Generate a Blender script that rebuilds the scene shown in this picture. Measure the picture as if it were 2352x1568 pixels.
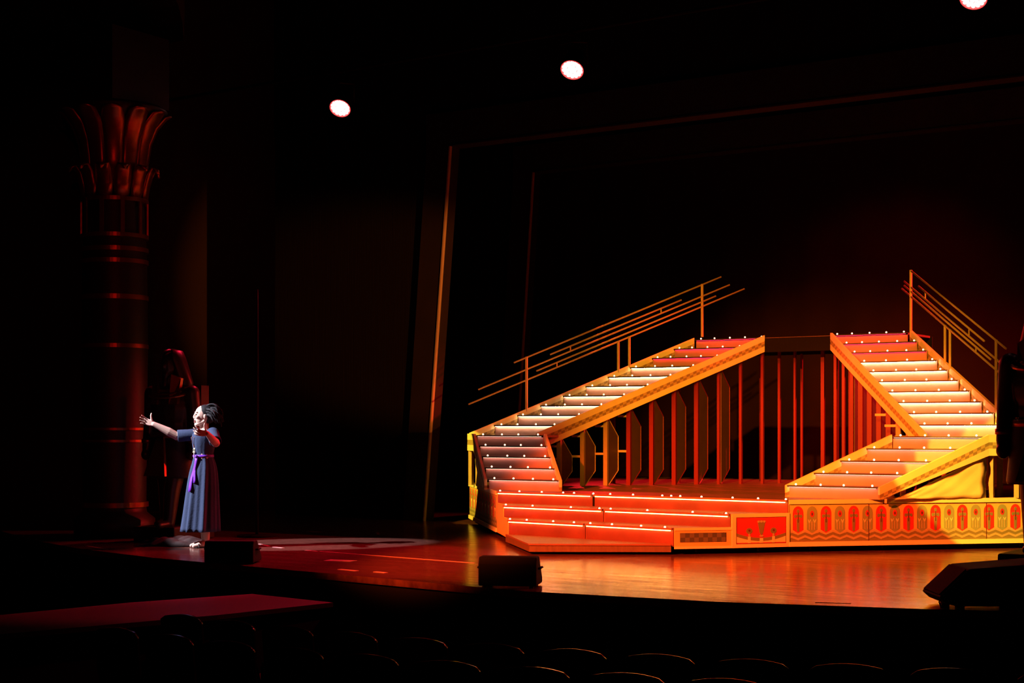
import bpy, bmesh, math, random
from mathutils import Vector, Matrix
random.seed(7)
sc = bpy.context.scene
COL = sc.collection
for o in list(bpy.data.objects): bpy.data.objects.remove(o, do_unlink=True)
PI = math.pi
TH = 0.5772                      # the seat looks across the stage from house right

# ------------------------------------------------------------------ camera, world, lights, exposure
cam = bpy.data.cameras.new('camera'); cam.sensor_width = 36; cam.lens = 54.61; cam.shift_y = 0.0854
cam.clip_start = .1; cam.clip_end = 200
co = bpy.data.objects.new('camera', cam); COL.objects.link(co)
co.location = (0, 0, 1.35); co.rotation_euler = (PI/2, 0, TH); sc.camera = co
w = bpy.data.worlds.new('world'); sc.world = w; w.use_nodes = True
w.node_tree.nodes['Background'].inputs[0].default_value = (0, 0, 0, 1)
w.node_tree.nodes['Background'].inputs[1].default_value = 0
sc.view_settings.view_transform = 'Standard'; sc.view_settings.look = 'None'
sc.view_settings.exposure = 0; sc.view_settings.gamma = 1; sc.view_settings.use_curve_mapping = False

def spot(name, loc, target, watts, color, angle, blend=.15, size=.08):
    l = bpy.data.lights.new(name, 'SPOT'); l.energy = watts; l.color = color
    l.spot_size = math.radians(angle); l.spot_blend = blend; l.shadow_soft_size = size
    o = bpy.data.objects.new(name, l); COL.objects.link(o); o.location = loc
    d = Vector(target) - Vector(loc); o.rotation_euler = d.to_track_quat('-Z', 'Y').to_euler()
    return o
ORANGE = (1, .11, .012); RED = (1, .012, .02); YEL = (1, .66, .05); WHITE = (.92, .88, .98)
spot('front_wash_light', (-9.5, -1.5, 7.5), (-8.0, 16.2, .35), 54000, ORANGE, 19, .35, .12)
spot('amber_wash_light', (-2.0, -1.0, 7.5), (-8.1, 18.6, 2.15), 19000, (1, .40, .010), 17, .6, .12)
spot('added_portal_edge_spot', (-2.5, 12.6, 1.2), (-13.2, 18.4, 2.9), 4500, (1, .24, .03), 17, .6, .05)  # unseen extra spot, added to brighten the portal edge strips
spot('yellow_side_light', (-9.0, 2.0, 7.0), (-4.45, 18.02, .70), 30000, YEL, 7.5, .03, .03)
spot('yellow_corner_light', (-12.6, 2.0, 7.0), (-12.60, 18.0, .72), 30000, YEL, 4.2, .05, .03)
spot('follow_light', (-18.5, 4.8, 8.6), (-12.75, 12.85, .98), 29000, WHITE, 7.9, .25, .05)
spot('red_back_light', (-4.2, 23.5, 4.6), (-9.0, 19.6, .9), 3600, RED, 46, .4, .05)
spot('red_back_light_second', (-14.0, 23.0, 4.6), (-8.8, 19.6, .9), 1400, RED, 46, .4, .05)
spot('red_top_light', (-8.5, 14.2, 5.2), (-8.5, 20.4, 2.9), 2200, RED, 30, .5, .1)
spot('red_house_light', (1.5, -2.0, 4.2), (-14.7, 13.8, 3.0), 420, (1, .03, .02), 17, .6, .12)
spot('added_red_backcloth_spot', (-8.5, 23.9, 6.2), (-9.8, 27, 1.8), 120, (1, .05, .03), 95, .8, .2)  # unseen weak spot, added to lift the backcloth out of black

# ------------------------------------------------------------------ materials
def mat(name, col, rough=.6, metal=0, spec=.5, noise=0, nscale=8, bump=0, bscale=30, emit=None, es=0, coat=0, stretch=None):
    m = bpy.data.materials.new(name); m.use_nodes = True
    nt = m.node_tree; b = nt.nodes['Principled BSDF']
    b.inputs['Base Color'].default_value = (*col, 1); b.inputs['Roughness'].default_value = rough
    b.inputs['Metallic'].default_value = metal; b.inputs['Specular IOR Level'].default_value = spec
    b.inputs['Coat Weight'].default_value = coat
    tc = nt.nodes.new('ShaderNodeTexCoord'); mp = nt.nodes.new('ShaderNodeMapping')
    nt.links.new(tc.outputs['Object'], mp.inputs[0])
    if stretch: mp.inputs['Scale'].default_value = stretch
    if noise:
        n = nt.nodes.new('ShaderNodeTexNoise'); n.inputs['Scale'].default_value = nscale; n.inputs['Detail'].default_value = 4
        nt.links.new(mp.outputs[0], n.inputs['Vector'])
        r = nt.nodes.new('ShaderNodeMix'); r.data_type = 'RGBA'
        r.inputs[6].default_value = (*[c*(1-noise) for c in col], 1); r.inputs[7].default_value = (*[min(1, c*(1+noise)) for c in col], 1)
        nt.links.new(n.outputs['Fac'], r.inputs[0]); nt.links.new(r.outputs[2], b.inputs['Base Color'])
    if bump:
        n = nt.nodes.new('ShaderNodeTexNoise'); n.inputs['Scale'].default_value = bscale; n.inputs['Detail'].default_value = 3
        nt.links.new(mp.outputs[0], n.inputs['Vector'])
        bp = nt.nodes.new('ShaderNodeBump'); bp.inputs['Strength'].default_value = bump; bp.inputs['Distance'].default_value = .02
        nt.links.new(n.outputs['Fac'], bp.inputs['Height']); nt.links.new(bp.outputs[0], b.inputs['Normal'])
    if emit:
        b.inputs['Emission Color'].default_value = (*emit, 1); b.inputs['Emission Strength'].default_value = es
    return m
M = {}
M['cream'] = mat('cream_paint', (.78, .66, .36), .65, noise=.12, nscale=5)
M['check_a'] = mat('checker_ochre_paint', (.46, .33, .13), .7, noise=.15)
M['check_b'] = mat('checker_brown_paint', (.26, .18, .08), .7, noise=.15)
M['char_a'] = mat('checker_charcoal_paint', (.065, .06, .05), .7)
M['char_b'] = mat('checker_umber_paint', (.12, .10, .07), .7)
M['redp'] = mat('red_paint', (.62, .022, .018), .65, noise=.1)
M['sage'] = mat('sage_paint', (.24, .27, .12), .7, noise=.1)
M['olive'] = mat('olive_paint', (.19, .17, .06), .7, noise=.12)
M['tan'] = mat('tan_paint', (.42, .34, .17), .7, noise=.1)
M['field'] = mat('panel_field_paint', (.76, .42, .14), .7, noise=.1, nscale=3)
M['line'] = mat('dark_line_paint', (.10, .03, .02), .8)
M['riser'] = mat('riser_paint', (.36, .20, .19), .5, noise=.18, nscale=6)
M['front_riser'] = mat('front_riser_paint', (.18, .036, .032), .45, noise=.55, nscale=2.6)
M['wood'] = mat('dark_stained_wood', (.16, .075, .05), .4, noise=.3, nscale=7, stretch=(1, 8, 1))
M['nose'] = mat('black_nosing', (.02, .012, .01), .5)
M['stepwood'] = mat('step_wood', (.26, .08, .06), .45, noise=.2, nscale=5)
M['raw'] = mat('raw_timber', (.34, .22, .10), .6, noise=.25, nscale=10, stretch=(6, 6, 1))
M['ribply'] = mat('brown_plywood', (.10, .05, .035), .6, noise=.25, nscale=6)
M['rail'] = mat('painted_steel_tube', (.52, .36, .18), .42, noise=.1)
M['black'] = mat('black_paint', (.006, .005, .005), .85, spec=.15)
M['drape'] = mat('black_velour', (.010, .007, .006), .95, spec=.1, bump=.3, bscale=6, stretch=(8, 8, .2))
M['cyc'] = mat('dark_backcloth', (.035, .008, .006), .9, spec=.1, noise=.3, nscale=1.5)
M['portal'] = mat('portal_dark_paint', (.016, .009, .005), .7, noise=.5, nscale=2)
M['edge'] = mat('portal_edge_paint', (.55, .42, .25), .4)
M['redlit_shade'] = mat('support_shade_red_light', (.15, .007, .007), .35)  # shade and red backlight put into the colour of the farther supports
M['rubber'] = mat('black_rubber', (.007, .006, .006), .8, spec=.2)
M['tape'] = mat('floor_tape', (.60, .32, .30), .35)
M['gilt'] = mat('gilded_plaster', (.40, .12, .05), .32, metal=.85, bump=.15, bscale=12)
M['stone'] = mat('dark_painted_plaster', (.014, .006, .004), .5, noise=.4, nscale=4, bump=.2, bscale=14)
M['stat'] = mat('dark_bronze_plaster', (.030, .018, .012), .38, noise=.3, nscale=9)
M['skin'] = mat('skin', (.62, .42, .35), .5, spec=.35, noise=.06, nscale=14)
M['dress'] = mat('slate_blue_cotton', (.032, .047, .098), .85, spec=.2, bump=.15, bscale=60, noise=.12, nscale=10)
M['sash'] = mat('purple_satin', (.17, .035, .50), .35, noise=.1)
M['hair'] = mat('black_hair', (.010, .009, .012), .7, spec=.25)
M['dark'] = mat('dark_pupil', (.01, .006, .006), .3)
M['mouth'] = mat('dark_mouth', (.05, .008, .008), .5)
M['lip'] = mat('lip_skin', (.42, .13, .12), .4)
M['silver'] = mat('brass_pendant', (.65, .62, .45), .3, metal=.4)
M['cord'] = mat('brown_cord', (.28, .10, .07), .7)
M['shoe'] = mat('black_shoe_leather', (.02, .015, .015), .4)
M['cloth'] = mat('dark_red_cloth', (.022, .006, .006), .8, bump=.2, bscale=30)
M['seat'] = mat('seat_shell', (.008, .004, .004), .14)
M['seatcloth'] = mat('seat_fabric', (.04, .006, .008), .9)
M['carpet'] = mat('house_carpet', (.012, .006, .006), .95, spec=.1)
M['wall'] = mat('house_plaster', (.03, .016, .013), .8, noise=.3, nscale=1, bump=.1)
M['pit'] = mat('pit_cover_paint', (.02, .006, .005), .6, noise=.3, nscale=3)
M['led_w'] = mat('warm_led', (.8, .6, .4), emit=(1, .66, .36), es=50)
M['led_m'] = mat('dim_warm_led', (.8, .5, .4), emit=(1, .46, .32), es=12)
M['led_f'] = mat('amber_led', (.8, .5, .3), emit=(1, .50, .10), es=17)
M['led_r'] = mat('red_led', (.8, .1, .1), emit=(1, .010, .04), es=24)
M['bulb'] = mat('bulb_glow', (.9, .8, .6), emit=(1, .66, .42), es=2.6)
M['lamp'] = mat('lamp_led_cell', (.9, .3, .3), emit=(1, .42, .40), es=16)
M['lampr'] = mat('lamp_lens_rim', (.6, .1, .1), emit=(1, .07, .07), es=1.1)
M['brown_patch'] = mat('painted_brown_patch', (.30, .22, .08), .7)

# stage floor: varnished dark boards with scuffs
m = mat('stage_varnish', (.10, .035, .028), .22); M['floor'] = m
nt = m.node_tree; b = nt.nodes['Principled BSDF']
tc = nt.nodes.new('ShaderNodeTexCoord')
def noise_node(scale, stretch, detail=5):
    mp = nt.nodes.new('ShaderNodeMapping'); mp.inputs['Scale'].default_value = stretch; nt.links.new(tc.outputs['Object'], mp.inputs[0])
    n = nt.nodes.new('ShaderNodeTexNoise'); n.inputs['Scale'].default_value = scale; n.inputs['Detail'].default_value = detail
    nt.links.new(mp.outputs[0], n.inputs['Vector']); return n
n1 = noise_node(2.2, (.5, 4, 1)); n2 = noise_node(9, (1, 6, 1)); n3 = noise_node(.7, (1, 1, 1))
cr = nt.nodes.new('ShaderNodeValToRGB'); cr.color_ramp.elements[0].position = .32; cr.color_ramp.elements[1].position = .72
cr.color_ramp.elements[0].color = (.075, .022, .016, 1); cr.color_ramp.elements[1].color = (.17, .055, .042, 1)
nt.links.new(n2.outputs['Fac'], cr.inputs[0]); nt.links.new(cr.outputs[0], b.inputs['Base Color'])
mr = nt.nodes.new('ShaderNodeMapRange'); mr.inputs[1].default_value = .3; mr.inputs[2].default_value = .7; mr.inputs[3].default_value = .14; mr.inputs[4].default_value = .24
nt.links.new(n1.outputs['Fac'], mr.inputs[0]); nt.links.new(mr.outputs[0], b.inputs['Roughness'])
bp = nt.nodes.new('ShaderNodeBump'); bp.inputs['Strength'].default_value = .015; bp.inputs['Distance'].default_value = .01
nt.links.new(n1.outputs['Fac'], bp.inputs['Height']); nt.links.new(bp.outputs[0], b.inputs['Normal'])
b.inputs['Specular IOR Level'].default_value = .6

# ------------------------------------------------------------------ mesh helpers
ORG = {}
def thing(name, label, cat, loc=(0, 0, 0), rotz=0, group=None):
    o = bpy.data.objects.new(name, None); COL.objects.link(o); o.empty_display_size = .2
    o.location = loc; o.rotation_euler = (0, 0, rotz); o['label'] = label; o['category'] = cat
    if group: o['group'] = group
    ORG[o.name] = Vector(loc)
    return o
def org(p): return ORG.get(p.name, Vector((0, 0, 0))) if p else Vector((0, 0, 0))
class MB:
    def __init__(s): s.v = []; s.f = []; s.mi = []
    def add(s, vs, fs, mi=0):
        n = len(s.v); s.v += [Vector(v) for v in vs]
        for f in fs: s.f.append([n+i for i in f]); s.mi.append(mi)
    def box(s, c, d, rz=0, mi=0):
        c = Vector(c); R = Matrix.Rotation(rz, 3, 'Z'); x, y, z = d[0]/2, d[1]/2, d[2]/2
        s.add([c + R @ Vector(p) for p in ((-x,-y,-z),(x,-y,-z),(x,y,-z),(-x,y,-z),(-x,-y,z),(x,-y,z),(x,y,z),(-x,y,z))],
              [(0,3,2,1),(4,5,6,7),(0,1,5,4),(1,2,6,5),(2,3,7,6),(3,0,4,7)], mi)
    def prism(s, poly, z0, z1, mi=0):                 # horizontal outline raised between two heights
        n = len(poly); a = sum(poly[i][0]*poly[(i+1) % n][1]-poly[(i+1) % n][0]*poly[i][1] for i in range(n))
        if a < 0: poly = poly[::-1]
        s.add([(x, y, z0) for x, y in poly]+[(x, y, z1) for x, y in poly],
              [tuple(range(n))[::-1], tuple(range(n, 2*n))]+[(i, (i+1) % n, n+(i+1) % n, n+i) for i in range(n)], mi)
    def slab(s, pts, off, mi=0):                      # any planar outline given a thickness vector
        n = len(pts); off = Vector(off); p = [Vector(q) for q in pts]
        s.add(p+[q+off for q in p], [tuple(range(n))[::-1], tuple(range(n, 2*n))]+[(i, (i+1) % n, n+(i+1) % n, n+i) for i in range(n)], mi)
    def tube(s, pts, r, n=8, mi=0, caps=True):
        pts = [Vector(p) for p in pts]; rs = r if isinstance(r, (list, tuple)) else [r]*len(pts); rings = []
        for i, p in enumerate(pts):
            d = (pts[min(i+1, len(pts)-1)]-pts[max(i-1, 0)]).normalized()
            up = Vector((0, 0, 1)) if abs(d.z) < .9 else Vector((1, 0, 0))
            a = d.cross(up).normalized(); c = d.cross(a)
            rings.append([p+a*math.cos(2*PI*j/n)*rs[i]+c*math.sin(2*PI*j/n)*rs[i] for j in range(n)])
        vs = [v for rg in rings for v in rg]; fs = []
        for i in range(len(pts)-1):
            for j in range(n): fs.append((i*n+j, (i+1)*n+j, (i+1)*n+(j+1) % n, i*n+(j+1) % n))
        if caps: fs.append(tuple(range(n))); fs.append(tuple(range(len(vs)-n, len(vs)))[::-1])
        s.add(vs, fs, mi)
    def lathe(s, prof, c=(0, 0, 0), n=24, mi=0):
        vs = [(c[0]+r*math.cos(2*PI*j/n), c[1]+r*math.sin(2*PI*j/n), c[2]+z) for r, z in prof for j in range(n)]; fs = []
        for i in range(len(prof)-1):
            for j in range(n): fs.append((i*n+j, i*n+(j+1) % n, (i+1)*n+(j+1) % n, (i+1)*n+j))
        fs.append(tuple(range(n))[::-1]); fs.append(tuple(range(len(vs)-n, len(vs))))
        s.add(vs, fs, mi)
    def ball(s, c, r, n=12, m_=8, mi=0, rot=None):
        r = r if hasattr(r, "__len__") else (r, r, r); c = Vector(c); vs = []; fs = []
        for i in range(1, m_):
            for j in range(n):
                v = Vector((r[0]*math.sin(PI*i/m_)*math.cos(2*PI*j/n), r[1]*math.sin(PI*i/m_)*math.sin(2*PI*j/n), r[2]*math.cos(PI*i/m_)))
                vs.append(c+(rot @ v if rot else v))
        t = Vector((0, 0, r[2])); t = rot @ t if rot else t
        vs.append(c+t); vs.append(c-t); T = len(vs)-2
        for i in range(m_-2):
            for j in range(n): fs.append((i*n+j, (i+1)*n+j, (i+1)*n+(j+1) % n, i*n+(j+1) % n))
        for j in range(n): fs.append((T, j, (j+1) % n)); fs.append((T+1, (m_-2)*n+(j+1) % n, (m_-2)*n+j))
        s.add(vs, fs, mi)
    def obj(s, name, mats, parent=None, smooth=False, at=None):
        mats = mats if isinstance(mats, (list, tuple)) else [mats]
        w0 = org(parent)
        o0 = Vector(at) if at is not None else w0
        me = bpy.data.meshes.new(name); me.from_pydata([tuple(v-o0) for v in s.v], [], s.f)
        for m_ in mats: me.materials.append(m_)
        me.polygons.foreach_set('material_index', s.mi)
        if smooth: me.polygons.foreach_set('use_smooth', [True]*len(me.polygons))
        bm_ = bmesh.new(); bm_.from_mesh(me); bmesh.ops.recalc_face_normals(bm_, faces=bm_.faces); bm_.to_mesh(me); bm_.free()
        o = bpy.data.objects.new(name, me); COL.objects.link(o)
        if parent: o.parent = parent
        o.location = o0-w0; ORG[o.name] = o0
        return o
def put(mesh_owner, name, parent, p):                 # another copy sharing the mesh
    o = mesh_owner.copy(); o.name = name; COL.objects.link(o); o.parent = parent; o.location = Vector(p)-org(parent); ORG[o.name] = Vector(p); return o
def tag(o, label, cat, group=None):
    o['label'] = label; o['category'] = cat
    if group: o['group'] = group
    return o
def struct(o): o['kind'] = 'structure'; return o
def bevel(o, w_=.01, seg=2):
    md = o.modifiers.new('bevel', 'BEVEL'); md.width = w_; md.segments = seg; md.limit_method = 'ANGLE'; return o

# ------------------------------------------------------------------ the setting
edge = [(-19, 14.6), (-17, 13.6), (-15.2, 12.65), (-13.63, 12.02), (-12.03, 11.6), (-9.96, 11.32), (-7.73, 11.0), (-6.94, 10.9), (-5.3, 11.05), (-3.78, 11.45), (-1.8, 12.2), (0.5, 13.3), (2.8, 14.6)]
m_ = MB(); m_.prism(edge+[(2.8, 28), (-19, 28)], -.06, 0); fl = struct(m_.obj('floor', M['floor'])); 
m_ = MB()
for (x0, y0), (x1, y1) in zip(edge[:-1], edge[1:]):
    m_.slab([(x0, y0+.03, -1.12), (x1, y1+.03, -1.12), (x1, y1+.03, -.06), (x0, y0+.03, -.06)], (0, .08, 0))
struct(m_.obj('trim_1', M['black'])); fl2 = None
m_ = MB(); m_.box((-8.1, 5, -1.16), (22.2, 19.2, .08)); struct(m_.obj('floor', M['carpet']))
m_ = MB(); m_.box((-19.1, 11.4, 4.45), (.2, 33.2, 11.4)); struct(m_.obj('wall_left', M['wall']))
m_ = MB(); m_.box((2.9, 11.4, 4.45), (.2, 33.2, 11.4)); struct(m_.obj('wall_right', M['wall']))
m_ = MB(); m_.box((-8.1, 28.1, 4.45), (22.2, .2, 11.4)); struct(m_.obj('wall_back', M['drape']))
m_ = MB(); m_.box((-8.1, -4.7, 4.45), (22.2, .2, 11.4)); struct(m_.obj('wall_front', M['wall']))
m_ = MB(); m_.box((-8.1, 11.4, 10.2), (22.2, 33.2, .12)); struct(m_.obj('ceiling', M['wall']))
# the proscenium: side piers, lintel and hollow cornice
m_ = MB(); m_.box((-17.45, 14.6, 4.1), (3.1, .5, 8.3)); struct(m_.obj('wall_proscenium_left', M['wall']))
m_ = MB(); m_.box((1.2, 14.6, 4.1), (3.2, .5, 8.3)); struct(m_.obj('wall_proscenium_right', M['wall']))
m_ = MB(); m_.box((-8.1, 14.6, 9.2), (22, .5, 1.9)); struct(m_.obj('wall_proscenium_top', M['wall']))
m_ = MB()
prof = [(14.3, 6.3)] + [(14.3-.75*(1-math.cos(t*PI/2/6)), 6.3+.85*math.sin(t*PI/2/6)) for t in range(7)] + [(13.5, 7.3), (14.34, 7.3)]
n = len(prof)
m_.add([(-19, y, z) for y, z in prof]+[(-14.3, y, z) for y, z in prof], [tuple(range(n)), tuple(range(n, 2*n))[::-1]]+[(i, n+i, n+(i+1) % n, (i+1) % n) for i in range(n)])
struct(m_.obj('trim_2', M['wall']))

def portal(b, z_top, inner0, inner1, outer0, outer1, name, label, hz):
    """a painted masking frame whose legs lean inwards: two legs, a header and pale edging strips"""
    C = -8.53
    t = thing(name, label, 'stage portal', (C, b, 0))
    for s in (-1, 1):
        A = lambda u: C+s*u
        m_ = MB(); m_.slab([(A(outer0), b, 0), (A(inner0), b, 0), (A(inner1), b, z_top), (A(outer1), b, z_top)], (0, .25, 0)); m_.obj('leg', M['portal'], t)
        m_ = MB(); m_.slab([(A(inner0), b-.02, 0), (A(inner0-.022), b-.02, 0), (A(inner1-.022), b-.02, hz), (A(inner1), b-.02, hz)], (0, .05, 0)); m_.obj('edge_strip', M['edge'], t)
        m_ = MB(); m_.slab([(A(outer0+2.6), b+.1, 0), (A(outer0-.01), b+.1, 0), (A(outer1-.01), b+.1, z_top+2), (A(outer0+2.6), b+.1, z_top+2)], (0, .05, 0)); m_.obj('masking_drape', M['drape'], t)
    m_ = MB(); m_.box((C, b+.12, z_top+.25), (2*outer1, .25, .5)); m_.obj('header', M['portal'], t)
    m_ = MB(); m_.box((C, b-.01, z_top+.01), (2*inner1, .03, .022)); m_.obj('edge_strip', M['portal'], t)
    m_ = MB(); m_.box((C, b+.1, z_top+2.4), (2*outer0+5.2, .05, 3.8)); m_.obj('border_drape', M['drape'], t)
    return t
portal(18.4, 5.45, 5.0, 4.53, 5.38, 4.95, 'stage_portal', 'nearer dark stage portal with slanted leg and thin glowing edge left of the stairs', 5.45)
portal(23.3, 5.9, 6.62, 6.20, 7.02, 6.62, 'stage_portal', 'farther dark stage portal with slanted leg just behind the left staircase', 5.9)
m_ = MB()
N = 80
pts = [(-18.6+20.8*i/N, 27.2+.05*math.sin(i*1.9)) for i in range(N+1)]
m_.add([(x, y, z) for z in (0, 8.5) for x, y in pts]+[(x, y+.04, z) for z in (0, 8.5) for x, y in pts],
       [(i, i+1, N+2+i, N+1+i) for i in range(N)]+[(2*N+3+i, 2*N+2+i, 3*N+3+i, 3*N+4+i) for i in range(N)])
tag(m_.obj('backcloth', M['cyc'], smooth=True), 'huge dark cloth hanging across the back of the stage', 'backcloth')

# ------------------------------------------------------------------ the stair unit: rolling base
C = -8.53; ZD = .573; R_ = .1384
E1L, E1R = Vector((-10.71, 16.14)), Vector((-6.74, 15.89))
E2L, E2R = Vector((-10.30, 15.66)), Vector((-7.18, 15.36))
E3L, E3R = Vector((-9.97, 15.26)), Vector((-7.63, 14.90))
DL, DR = Vector((-12.72, 18.45)), Vector((-4.34, 18.29))
base = thing('stepped_platform', 'wide rolling stage platform with glowing front steps and painted Egyptian skirt panels', 'platform', (C, 17, 0))
def poly(*p): return [tuple(q) for q in p]
m_ = MB(); m_.prism(poly(E1L, E1R, DR, (DR.x, 22.4), (DL.x, 22.4), DL), .09, ZD-.03); m_.obj('deck_frame', M['black'], base)
m_ = MB(); m_.prism(poly(E1L, E1R, DR, (DR.x, 22.4), (DL.x, 22.4), DL), ZD-.03, ZD); m_.obj('deck', M['wood'], base)
m_ = MB(); m_.prism(poly(E2L, E2R, E1R, E1L), .09, .43); m_.obj('step', M['stepwood'], base)
m_ = MB(); m_.prism(poly(E3L, E3R, E2R, E2L), .09, .287); m_.obj('step', M['stepwood'], base)
# fascia risers, each in two boards, with led strips and bulbs
bulb_m = MB(); bulb_m.ball((0, 0, 0), .013, 8, 6); bulb0 = None
def bulb(parent, p):
    global bulb0
    if bulb0 is None:
        b_ = MB(); b_.ball(p, .013, 8, 6); bulb0 = b_.obj('bulb', M['bulb'], parent, True, at=p); return bulb0
    return put(bulb0, 'bulb', parent, p)
def riser_line(parent, L, Rr, zt, zb, split, fr, led):
    """front boards between two floor points with strip light under the lip; split where the modules meet"""
    d = (Rr-L); ln = d.length; d.normalize(); nrm = Vector((d.y, -d.x))
    for (s0, s1) in ((0, split-.004), (split+.004, 1)):
        a, b_ = L+d*ln*s0, L+d*ln*s1
        sh = .012 if s0 > 0 else 0
        q = [(p.x+nrm.x*.015, p.y+nrm.y*.015) for p in (a, b_)]
        m_ = MB(); m_.slab([(q[0][0], q[0][1], zb), (q[1][0], q[1][1], zb), (q[1][0], q[1][1], zt-.02), (q[0][0], q[0][1], zt-.02)], (-nrm.x*.012, -nrm.y*.012, 0)); m_.obj('riser', M['front_riser'], parent)
        m_ = MB(); m_.slab([(a.x+nrm.x*.045, a.y+nrm.y*.045, zt-.02), (b_.x+nrm.x*.045, b_.y+nrm.y*.045, zt-.02), (b_.x-nrm.x*.05, b_.y-nrm.y*.05, zt-.02), (a.x-nrm.x*.05, a.y-nrm.y*.05, zt-.02)], (0, 0, .022)); m_.obj('nosing', M['stepwood'], parent)
        a2, b2 = L+d*(ln*s0+.02)+nrm*.034, L+d*(ln*s1-.02)+nrm*.034
        m_ = MB(); m_.slab([(a2.x, a2.y, zt-.030), (b2.x, b2.y, zt-.030), (b2.x+nrm.x*.008, b2.y+nrm.y*.008, zt-.030), (a2.x+nrm.x*.008, a2.y+nrm.y*.008, zt-.030)], (0, 0, .009)); m_.obj('led_strip', led, parent)
    for f in fr:
        p = L+d*ln*f+nrm*.02; bulb(parent, (p.x, p.y, zt+.008))
riser_line(base, E1L, E1R, ZD, .43, .36, (.01, .085, .17, .25, .29, .36, .42, .5, .60, .63, .66, .73, .83, .91, .995), M['led_f'])
riser_line(base, E2L, E2R, .43, .287, .47, (.01, .14, .32, .45, .50, .66, .85, .985), M['led_f'])
riser_line(base, E3L, E3R, .287, .10, .49, (.01, .12, .29, .42, .52, .65, .82, .955), M['led_f'])
# the low wedge in front of the steps
wt = [(-10.02, 15.22), (-8.96, 14.10), (-7.70, 15.02), (-7.64, 14.93), (-7.66, 15.0), (-9.9, 15.3)]
wt = [(-10.0, 15.22), (-8.96, 14.10), (-7.66, 14.89)]
m_ = MB(); m_.prism(wt, .03, .10); w1 = m_.obj('wedge_fascia', M['wood'], base)
m_ = MB(); m_.prism([(-10.01, 15.23), (-8.96, 14.085), (-7.655, 14.88)], .10, .118); m_.obj('wedge_top', M['stepwood'], base)

def wall(parent, p0, p1, z0, z1, mt, name='panel', th=.02, off=0, s0=0, s1=None, both=None):
    d = (p1-p0); ln = d.length; d.normalize(); n_ = Vector((d.y, -d.x))
    if s1 is None: s1 = ln
    a, b_ = p0+d*s0+n_*off, p0+d*s1+n_*off
    m_ = MB(); m_.slab([(a.x, a.y, z0), (b_.x, b_.y, z0), (b_.x, b_.y, z1), (a.x, a.y, z1)], (n_.x*th, n_.y*th, 0)); return m_.obj(name, mt, parent)
class Flat:
    """shapes cut from thin sheet and fixed on a wall between two floor points"""
    def __init__(s, p0, p1, off):
        s.d = (p1-p0).normalized(); s.n = Vector((s.d.y, -s.d.x)); s.p0 = p0; s.off = off; s.m = MB()
    def pt(s, x, z): q = s.p0+s.d*x+s.n*s.off; return Vector((q.x, q.y, z))
    def shape(s, pts, mi=0, lift=0):
        s.m.slab([s.pt(x, z)+Vector((s.n.x*lift, s.n.y*lift, 0)) for x, z in pts], (s.n.x*.002, s.n.y*.002, 0), mi)
    def disc(s, x, z, rx, rz, mi=0, lift=0, n=10): s.shape([(x+rx*math.cos(2*PI*i/n), z+rz*math.sin(2*PI*i/n)) for i in range(n)], mi, lift)
    def obj(s, name, mats, parent): return s.m.obj(name, mats, parent)

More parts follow.
